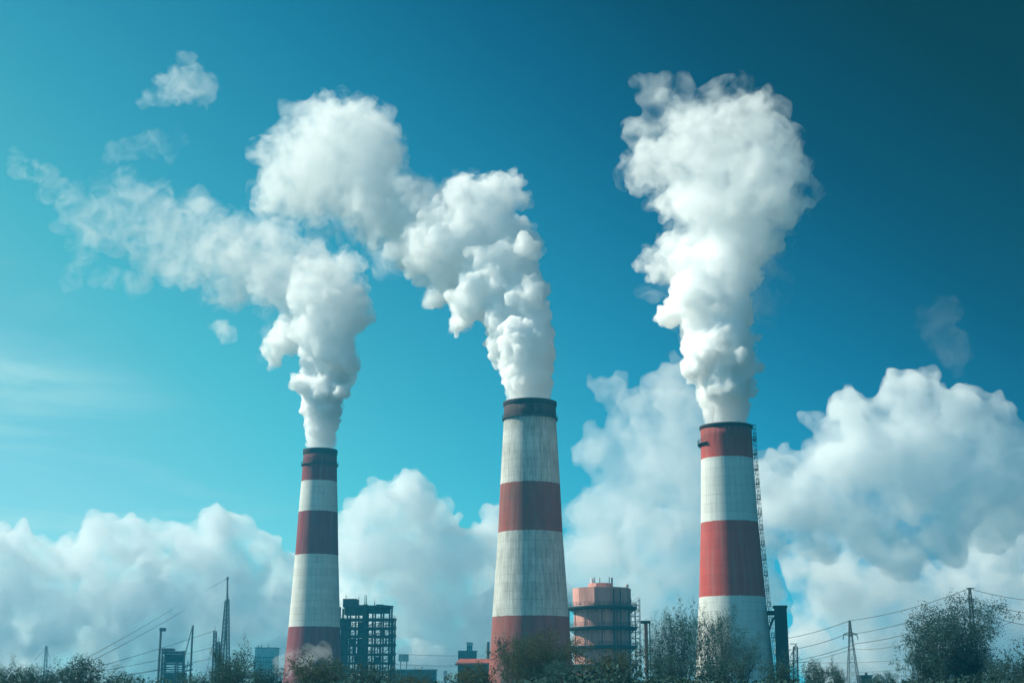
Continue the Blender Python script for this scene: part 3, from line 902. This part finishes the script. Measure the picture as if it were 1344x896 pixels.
# red post with a dark beam, right of the tank tower
Yr = 470.0
e = tag(empty('pipe_rack', (X(849, Yr), Yr, 0)), 'red post carrying a dark crossbeam between the tank tower and the birches', 'pipe rack')
m_ = MB(); m_.box((X(848.5, Yr), Yr, Zp(817, Yr) / 2), (4.2 * mpp(830, Yr), 1.1, Zp(817, Yr))); m_.build('post', M['red_paint'], e)
m_ = MB(); m_.box((X(848, Yr), Yr, Zp(816, Yr)), (12.5 * mpp(816, Yr), 2.2, .9)); m_.build('beam', M['black_steel'], e)
m_ = MB(); m_.box((X(853.5, Yr), Yr + .5, Zp(816, Yr) / 2), (.35, .35, Zp(816, Yr))); m_.build('stay', M['steel'], e)
# little shed beyond the small pylon
e, xa, xb, zt = block('tiny dark shed with a chimney pipe, low beyond the small pylon', 1128, 1142, 887, 520, 'dark_clad', name='shed', depth=6)
m_ = MB(); m_.tube((X(1136.5, 520), 522, zt), (X(1136.5, 520), 522, Zp(882, 520)), .5, n=8); m_.build('flue', M['steel'], e)

# ------------------------------------------------------------------ trees
def leaf_mat(name, col, trans=0.35, var=0.5):
    k = NT(name)
    ri = k.n('ShaderNodeNewGeometry').outputs['Random Per Island']
    f = k.maprange(ri, 0, 1, 1 - var, 1 + var)
    hs = k.n('ShaderNodeHueSaturation', {'Hue': k.maprange(ri, 0, 1, .47, .52), 'Saturation': 1.0, 'Value': f, 'Color': (*col, 1)}).outputs[0]
    d = k.n('ShaderNodeBsdfDiffuse', {'Color': hs}); t = k.n('ShaderNodeBsdfTranslucent', {'Color': hs})
    k.surf(k.n('ShaderNodeMixShader', {0: trans, 1: d.outputs[0], 2: t.outputs[0]}).outputs[0])
    return k.m
LEAF = leaf_mat('leaves', (0.048, 0.105, 0.098))
LEAF_Y = leaf_mat('yellow_green_leaves', (0.075, 0.095, 0.055))
nrng = np.random.default_rng(4)

def leaf_mesh(name, P, size, elong=1.7):
    n = len(P)
    a = nrng.normal(size=(n, 3)); a /= np.linalg.norm(a, axis=1)[:, None]
    b = nrng.normal(size=(n, 3)); b -= (b * a).sum(1)[:, None] * a; b /= np.linalg.norm(b, axis=1)[:, None]
    s = size * nrng.uniform(.6, 1.35, n)[:, None]
    V = np.stack([P - a * s * elong / 2, P + b * s / 2, P + a * s * elong / 2, P - b * s / 2], 1).reshape(-1, 3).astype(np.float32)
    me = bpy.data.meshes.new(name)
    me.vertices.add(n * 4); me.vertices.foreach_set('co', V.ravel())
    me.loops.add(n * 4); me.loops.foreach_set('vertex_index', np.arange(n * 4, dtype=np.int32))
    me.polygons.add(n); me.polygons.foreach_set('loop_start', np.arange(0, n * 4, 4, dtype=np.int32))
    me.update(calc_edges=True)
    return me

def grow_tree(seed, h, w, stems, leaves, size, bare=0.12, dense_low=True):
    """several stems sweeping up and out of one foot; returns wood MB and leaf points, foot at the origin"""
    rg_ = random.Random(seed)
    wood = MB(); tips = []
    def limb(p, d, L, r, lv):
        n = 5 if lv < 2 else 3
        pts = [p]
        for i in range(n):
            d = (d + Vector((rg_.gauss(0, .12), rg_.gauss(0, .12), .10 + (0.05 if lv else 0)))).normalized()
            q = pts[-1] + d * (L / n)
            wood.tube(pts[-1], q, r * (1 - .8 * i / n), r * (1 - .8 * (i + 1) / n), n=5 if lv < 2 else 3, cap=False)
            pts.append(q)
            if lv < 3 and (i >= 1 or lv > 0):
                for _ in range(2 if lv < 2 else 1):
                    a = rg_.uniform(0, 2 * math.pi)
                    side = (d.orthogonal().normalized())
                    side.rotate(Matrix.Rotation(a, 3, d))
                    nd = (d * rg_.uniform(.5, 1.0) + side * rg_.uniform(.5, 1.0)).normalized()
                    limb(q, nd, L * rg_.uniform(.30, .52), r * (1 - .8 * (i + 1) / n) * .62, lv + 1)
        if lv >= 1:
            for q in pts[1:]: tips.append((q, lv))
    for s_ in range(stems):
        a = 2 * math.pi * (s_ + rg_.random() * .7) / stems
        tilt = (w / 2) / h * rg_.uniform(.35, .95) if stems > 1 else .06
        d = Vector((math.cos(a) * tilt, math.sin(a) * tilt, 1)).normalized()
        limb(Vector((math.cos(a) * .15, math.sin(a) * .15, 0)), d, h * rg_.uniform(.72, .95), .028 * h * .6, 0)
    T = np.array([t[0][:] for t in tips]); lv = np.array([t[1] for t in tips])
    T[:, 2] *= h / max(T[:, 2].max(), .1)
    wt = np.where(lv >= 2, 1.0, .45)
    if dense_low: wt = wt * (1.2 - .45 * T[:, 2] / h)
    cell = np.floor(T / (h / 11)).astype(int)
    _, inv, cnt = np.unique(cell, axis=0, return_inverse=True, return_counts=True)
    wt = wt / cnt[inv.ravel()] ** .75                           # even out crowded twigs
    wt = wt * np.where(nrng.random(len(T)) < .4, 1.0, .16)      # leaves gather on some twigs and leave others bare
    idx = nrng.choice(len(T), leaves, p=wt / wt.sum())
    P = T[idx] + nrng.normal(size=(leaves, 3)) * np.array([.055, .055, .05]) * h * .5
    zsc = h / max(np.array([v[2] for v in wood.v]).max(), .1)
    wood.v = [(x, y, z * min(1, zsc)) for x, y, z in wood.v]
    P[:, 2] = np.clip(P[:, 2], .1, None)
    return wood, P

_variants = {}
def tree_variant(key):
    if key not in _variants:
        seed, h, w, stems, leaves, size = key
        wood, P = grow_tree(seed, h, w, stems, leaves, size)
        tm = wood.build('trunk', None).data
        bpy.data.objects.remove([o for o in bpy.data.objects if o.data == tm][0])
        _variants[key] = (tm, leaf_mesh('crown', P, size))
        ext = np.percentile(np.abs(P[:, 0]), 97)
        _variants[key] = _variants[key] + (ext, np.percentile(P[:, 2], 99.2))
    return _variants[key]

def tree(label, px, ptop, wpx, Y, key, cat='tree', name='tree', leaf=None, group=None, rz=None):
    tm, cm, ext, hh = tree_variant(key)
    x = X(px, Y, 870); h = Zp(ptop, Y)
    e = empty(name, (x, Y, 0)); tag(e, label, cat, group)
    w = wpx / 2 * mpp(860, Y)
    e.rotation_euler.z = rz if rz is not None else random.Random(label + str(px)).uniform(0, 6.28)
    e.scale = (w / ext, w / ext, h / hh)
    t_ = bpy.data.objects.new('trunk', tm); c_ = bpy.data.objects.new('crown', cm)
    for o, mm in ((t_, M['bark']), (c_, leaf or LEAF)):
        COL.objects.link(o); o.parent = e
        if not o.data.materials: o.data.materials.append(mm)
        o.material_slots[0].link = 'OBJECT'; o.material_slots[0].material = mm
    return e
BIG = (41, 12.0, 11.0, 14, 27000, .12)
BIRCH = (32, 14.0, 6.0, 6, 12000, .115)
BIRCH2 = (33, 14.0, 7.0, 7, 13000, .115)
BUSH = (34, 5.0, 5.0, 8, 6000, .09)
BUSH2 = (35, 5.0, 6.0, 9, 6200, .09)
SPRIG = (36, 7.0, 4.0, 4, 5000, .11)
tree('big round bushy tree near the right edge, in front of the narrow lattice mast', 1243, 787, 116, 170, BIG)
tree('dense dark tree cut off by the right edge', 1352, 846, 90, 140, BUSH2)
tree('low bushy skirt left under the big round tree near the right edge', 1212, 846, 56, 172, BUSH2, cat='shrub', name='shrub')
tree('low bushy skirt right under the big round tree near the right edge', 1276, 850, 60, 168, BUSH, cat='shrub', name='shrub')
tree('airy birch left of the right chimney, first of the row after the tank tower', 862, 806, 46, 230, BIRCH)
tree('tall airy birch with thin stem just left of the right chimney', 890, 793, 56, 235, SPRIG)
tree('fuller birch behind the thin stemmed one left of the right chimney', 900, 803, 50, 245, BIRCH2)
tree('tall birch in front of the lit left side of the right chimney', 926, 797, 46, 225, SPRIG)
tree('dense topped birch before the light and shade line of the right chimney', 948, 795, 58, 220, BIRCH2)
tree('spreading lower tree over the shaded middle of the right chimney foot', 974, 818, 62, 215, BIRCH)
tree('olive tinged shrub at the foot of the tank tower', 806, 852, 66, 170, BUSH, leaf=LEAF_Y, cat='shrub', name='shrub')
tree('dark shrub under the birches left of the right chimney', 878, 852, 70, 160, BUSH2, cat='shrub', name='shrub')
tree('dark shrub across the foot of the right chimney', 938, 862, 80, 165, BUSH, cat='shrub', name='shrub')
tree('sparse pointed tree over the lit edge of the middle chimney foot', 674, 826, 50, 200, SPRIG)
tree('fuller tree over the shaded foot of the middle chimney', 708, 832, 104, 190, BIG, leaf=LEAF_Y)
tree('low shrub spreading right of the middle chimney foot', 742, 862, 70, 165, BUSH2, cat='shrub', name='shrub')
tree('low olive shrub below the orange roofed shed', 626, 871, 64, 150, BUSH, leaf=LEAF_Y, cat='shrub', name='shrub')
tree('pale olive shrub below the gap between steel frame building and orange shed', 540, 879, 60, 170, BUSH2, leaf=LEAF_Y, cat='shrub', name='shrub')
tree('dark shrub in front of the steel frame building', 478, 868, 74, 150, BUSH, cat='shrub', name='shrub')
tree('shrub against the red foot of the left chimney', 418, 856, 84, 160, BUSH2, leaf=LEAF_Y, cat='shrub', name='shrub')
tree('loose leaning tree before the radio masts at left', 305, 842, 52, 140, SPRIG)
tree('dense low shrub under the loose leaning tree before the radio masts', 300, 866, 60, 130, BUSH, cat='shrub', name='shrub')
tree('round shrub left of the left chimney, below the pale hazy building', 347, 868, 60, 150, BUSH2, cat='shrub', name='shrub')
tree('biggest rounded bush of the clump at left, where the slanting wires vanish', 112, 862, 66, 125, BUSH, cat='shrub', name='shrub')
tree('bush at the far left edge with one twig sticking up', 8, 866, 40, 115, BUSH2, cat='shrub', name='shrub')
tree('low bush second from the left edge', 34, 873, 42, 120, BUSH, cat='shrub', name='shrub')
tree('bush just left of the biggest rounded bush at left', 68, 870, 46, 120, BUSH2, cat='shrub', name='shrub')
tree('low bush sloping down right of the biggest rounded bush at left', 155, 877, 54, 125, BUSH2, cat='shrub', name='shrub')
tree('sparse low bush at the foot of the propped pole at left', 262, 882, 44, 130, BUSH, cat='shrub', name='shrub')
tree('shrub at the foot of the black stack', 1022, 858, 50, 170, BUSH2, cat='shrub', name='shrub')
tree('rounded shrub midway between black stack and small pylon', 1066, 866, 36, 180, BUSH, cat='shrub', name='shrub')
tree('narrow shrub touching the small pylon from the left', 1097, 867, 30, 185, BUSH2, cat='shrub', name='shrub')
tree('low faint shrub right of the small pylon', 1160, 882, 44, 240, BUSH, cat='shrub', name='shrub')
tree('twiggy shrub between the big round tree and the right edge', 1312, 866, 44, 150, BUSH, cat='shrub', name='shrub')
# ground scrub filling the bottom of the view
n_ = 170000
yy = 85 + 200 * nrng.uniform(0, 1, n_) ** 1.6 ; xx = nrng.uniform(-.43, .43, n_) * yy
topz = np.array([1.55 + 1.3 * mnoise.noise(Vector((x * .12, y * .12, 3.7))) + .8 * mnoise.noise(Vector((x * .45, y * .45, 9.1))) for x, y in zip(xx, yy)])
topz = np.clip(topz, .5, None) + (yy - 85) * .0035
zz = topz * nrng.uniform(0, 1, n_) ** .6
tag(link_mesh('undergrowth', leaf_mesh('undergrowth', np.stack([xx, yy, zz], 1), .17), LEAF), 'dark leafy undergrowth along the bottom', 'undergrowth', kind='stuff')

# ------------------------------------------------------------------ plumes
P1 = [(422,532,26),(424,508,32),(427,482,36),(430,452,42),(434,420,46),(440,395,44),(425,385,48),(455,360,30),(405,372,46),(385,350,46),(355,365,38),(340,330,42),(300,328,44),(312,370,34),(272,312,44),(242,345,36),(228,300,36),(202,328,36),(180,278,32),(152,302,30),(124,294,28),(97,270,26),(68,244,20),(44,224,14),(362,456,22),(385,430,28),(470,412,22),(455,472,18),(447,512,11),(150,264,20),(260,265,20),(340,300,24),(180,368,18),(285,385,20)]
P2 = [(692,474,34),(688,460,39),(680,436,44),(672,404,48),(660,362,54),(645,322,55),(688,330,20),(600,290,52),(560,293,42),(520,290,38),(600,350,46),(622,395,32),(560,335,38),(490,270,42),(450,222,66),(402,220,56),(440,180,50),(490,190,42),(380,258,38),(428,148,24),(470,160,34),(540,262,34),(702,430,18),(606,426,14),(650,260,34),(610,255,30),(365,200,24),(505,310,26),(575,390,18),(690,390,26),(545,310,48),(510,275,46),(575,320,46),(480,245,44)]
P3 = [(951,500,34),(950,488,38),(945,460,45),(940,422,48),(930,382,50),(950,350,46),(960,312,54),(905,398,34),(868,350,24),(850,340,16),(962,262,58),(915,250,44),(1000,240,48),(1026,272,32),(925,190,56),(980,182,56),(862,212,38),(846,175,24),(1000,142,24),(988,126,13),(1038,222,24),(1012,160,22),(868,128,14),(990,440,11),(986,482,9),(996,305,30),(846,238,22),(868,262,20),(905,305,24),(1005,195,40),(880,420,14),(900,150,26),(945,140,20),(893,332,28)]
# which puffs carry a thin torn veil round them
V1 = [(x, y, r) for x, y, r in P1 if x < 400] + [(20,215,16),(110,330,20),(210,260,22),(140,245,20),(300,290,26),(170,240,18)]
V2 = [(x, y, r) for x, y, r in P2 if x < 620] + [(345,250,22),(350,200,22),(395,150,22),(420,300,22),(480,310,26)]
V3 = [(x, y, r) for x, y, r in P3 if y < 440] + [(850,120,20),(885,115,20),(1005,140,22),(830,230,22),(1040,260,26),(985,420,26),(1000,370,30),(850,370,20),(975,120,20)]

# the jet between mouth and first billows: (foot px, foot py, radius) -> (top px, top py, radius)
J1 = ((420.6, 590, 18.5), (423, 518, 28))
J2 = ((695, 528, 29.5), (689, 452, 38))
J3 = ((952.3, 560, 29.5), (950, 474, 40))

def plume(label, circles, veil, jet, Y, H_px, seed, voxel, disp, stops, L, scale, lo, hi, lo1, hi1, rate, vdens, n1=12, n2=4):
    rng = random.Random(seed)
    base = px_spheres(circles, Y, rng, 0.75, H_px[0], 0.8)
    sp = grow(base, rng, n1, 0.36, n2, 0.42)
    me = billow('smoke_plume', sp, voxel, disp)
    o0 = at(H_px[0], H_px[1], Y)
    o = link_mesh('smoke_plume', me, smoke_mat('steam', stops, o0, L, scale, lo, hi, rate, lo1, hi1, film=0.008, color=(0.98, 0.977, 0.968), detail=4, dist=0.45))
    tag(o, label, 'smoke', 'smoke from the chimneys')
    vs = [(x, y, z, r * 1.22) for x, y, z, r in px_spheres(veil, Y, rng, 0.4, H_px[0], 0.8)]
    vm = billow('veil', grow(vs, rng, 7, 0.4, 0, 0.4), 1.4, [('V', 9.0, 5.0), ('V', 4.0, 2.0)])
    link_mesh('veil', vm, smoke_mat('torn_steam', [(0, vdens)], (0, 0, 0), 1, 0.085, 0.47, 0.70, 0.22, film=0, detail=5, dist=0.9), o)
    jc = [tuple(a + (b - a) * i / 13 for a, b in zip(*jet)) for i in range(14)]
    js = px_spheres(jc, Y, rng, 0.0)
    js = [(x, y, z, r * (.96 if i == 0 else 1.0)) for i, (x, y, z, r) in enumerate(js)]
    jm = billow('steam_jet', js + grow(js[4:], rng, 5, 0.28, 0, .4), 0.4, [('V', 3.2, 1.8), ('V', 1.4, 1.1), ('V', .7, .4)])
    cut = H_cut(jet, Y)
    link_mesh('steam_jet', jm, smoke_mat('fresh_steam', [(0, .12), (.18, .35), (.45, 1.1), (1, 1.4)], o0, 24, .35, .30, .62, .16, film=0.008, color=(0.98, 0.977, 0.968), detail=4, dist=.3), o)
    return o

def H_cut(jet, Y): return at(jet[0][0], jet[0][1], Y).z

D = [('V', 9.0, 4.0), ('V', 3.6, 2.3), ('V', 1.5, 1.2)]
plume('white smoke plume from the slimmest maroon topped chimney, trailing away in thinning wisps', P1, V1, J1, Y1, (421, 592), 11, 0.7, D,
      [(0, 1.0), (0.12, 1.3), (0.25, 0.6), (0.36, 0.26), (0.48, 0.10), (0.70, 0.038), (1.0, 0.016)], 180, 0.15, 0.33, 0.55, 0.45, 0.74, 0.13, 0.045)
plume('white smoke plume from the grey streaked chimney, bending over into a big round head', P2, V2, J2, Y2, (695, 527), 5, 0.55, D,
      [(0, 1.0), (0.16, 1.3), (0.32, 0.65), (0.48, 0.34), (0.66, 0.18), (1.0, 0.10)], 145, 0.16, 0.33, 0.55, 0.40, 0.64, 0.13, 0.10)
plume('white smoke plume rising straight up from the caged ladder chimney into a broad ragged top', P3, V3, J3, Y3, (952, 560), 8, 0.55, D,
      [(0, 1.0), (0.16, 1.3), (0.32, 0.65), (0.48, 0.32), (0.66, 0.16), (1.0, 0.08)], 125, 0.16, 0.33, 0.55, 0.41, 0.66, 0.13, 0.09)

def puff(label, circles, Y, dens, scale, lo, hi, seed, group=None):
    rng = random.Random(seed)
    sp = grow(px_spheres(circles, Y, rng), rng, 9, 0.4, 3, 0.4)
    me = billow('smoke_puff', sp, 0.8, [('V', 6.0, 3.5), ('V', 2.4, 1.4)])
    o = link_mesh('smoke_puff', me, smoke_mat('thin_steam', [(0, dens)], (0, 0, 0), 1, scale, lo, hi, 0.3, detail=5, dist=0.9, film=0.004))
    tag(o, label, 'smoke')
puff('torn white puff of smoke highest in the sky at left', [(200,130,14),(222,116,22),(244,104,26),(264,114,22),(244,124,20),(266,128,14),(190,134,10)], Y1, 0.085, 0.10, 0.42, 0.72, 21)
puff('thin scrap of smoke below the highest puff at left', [(150,202,16),(170,195,16),(195,190,18),(222,195,16),(205,180,14),(235,180,12),(148,212,12)], Y1, 0.03, 0.10, 0.44, 0.72, 22)
puff('tiny detached puff of smoke below the left plume', [(285,430,12),(295,436,13),(292,426,11),(304,440,9)], Y1, 0.10, 0.14, 0.38, 0.66, 23)
puff('faint wisp of smoke hanging low under the tail of the left plume', [(92,372,14),(100,352,13),(125,366,12),(145,368,16),(160,360,14)], Y1, 0.03, 0.10, 0.44, 0.70, 24)
puff('low steam drifting across the foot of the left chimney', [(372,872,13),(388,860,15),(405,862,15),(420,854,12),(400,872,12),(380,862,12),(430,866,10)], 505, 0.10, 0.12, 0.38, 0.68, 25)
puff('very faint high wisp near the right edge', [(1225,430,22),(1240,410,22),(1245,450,26),(1255,470,20),(1215,415,14)], 620, 0.006, 0.05, 0.36, 0.62, 26)

# ------------------------------------------------------------------ clouds beyond the haze
CL = {
 'long white cumulus bank low behind the radio masts': ([(20,742,55),(70,750,48),(120,716,40),(160,713,42),(200,732,42),(245,714,42),(290,714,44),(335,735,40),(370,760,40),(60,820,60),(0,820,60),(130,800,60),(200,810,60),(270,800,60),(330,820,60),(390,810,50),(120,870,50),(200,880,50),(280,875,50),(360,870,50),(420,860,50),(-40,735,55),(20,880,60),(405,765,36)], 2600, .042, .35, .64),
 'bright domed cumulus standing behind the steel frame building': ([(470,690,32),(505,666,36),(540,662,36),(572,688,36),(500,730,48),(550,745,48),(600,730,40),(640,708,42),(672,750,48),(620,800,55),(470,770,40),(540,800,50),(700,795,50),(455,730,30),(480,850,55),(560,865,55),(640,865,55),(715,860,50),(425,800,40)], 2900, .042, .35, .64),
 'tall soft thin grey cloud rising behind the salmon tower': ([(880,508,40),(852,560,50),(905,560,54),(870,620,60),(822,655,52),(930,640,60),(800,705,60),(865,722,70),(755,742,48),(925,720,64),(780,585,30),(800,515,26),(840,795,64),(985,660,50),(965,765,60),(1005,630,44),(900,800,60),(780,860,60),(860,865,60),(950,855,60),(990,800,48),(715,750,40),(990,710,44),(940,570,40)], 2700, .017, .33, .68),
 'heaped cumulus with a grey underside beside the caged ladder': ([(1095,562,36),(1130,545,38),(1180,535,40),(1215,520,34),(1265,538,36),(1310,570,36),(1160,592,58),(1230,594,58),(1290,618,50),(1085,612,46),(1045,625,44),(1010,640,40),(1340,600,34),(1110,655,44),(1190,655,48),(1260,665,44),(1330,660,50),(1150,690,40),(1060,680,40),(1370,620,50),(1240,705,36),(1180,715,34),(1070,700,36),(1020,680,36),(1300,690,36)], 2500, .040, .34, .64),
 'ragged low cloud behind the lattice pylons and the big round tree': ([(1062,750,34),(1100,735,40),(1140,765,46),(1095,802,50),(1180,805,56),(1250,778,50),(1310,725,48),(1345,690,44),(1335,790,64),(1240,840,58),(1060,850,40),(1150,862,50),(1380,720,50),(1110,880,50),(1200,885,50),(1290,870,50),(1350,870,50),(1180,750,40),(1120,715,34),(1290,700,36)], 2800, .028, .35, .66),
}
for i, (lab, (cs, Y, dens_, lo_, hi_)) in enumerate(CL.items()):
    rng = random.Random(40 + i)
    sp = grow(px_spheres(cs, Y, rng, 0.5), rng, 11, 0.36, 4, 0.42)
    me = billow('cloud', sp, 6.0, [('V', 70.0, 36.0), ('V', 28.0, 18.0), ('V', 11.0, 8.0)])
    o = link_mesh('cloud', me, smoke_mat('cloud_vapour', [(0, dens_)], (0, 0, 0), 1, 0.014, lo_, hi_, 0.24, detail=6, dist=0.3))
    tag(o, lab, 'cloud', 'clouds along the horizon')
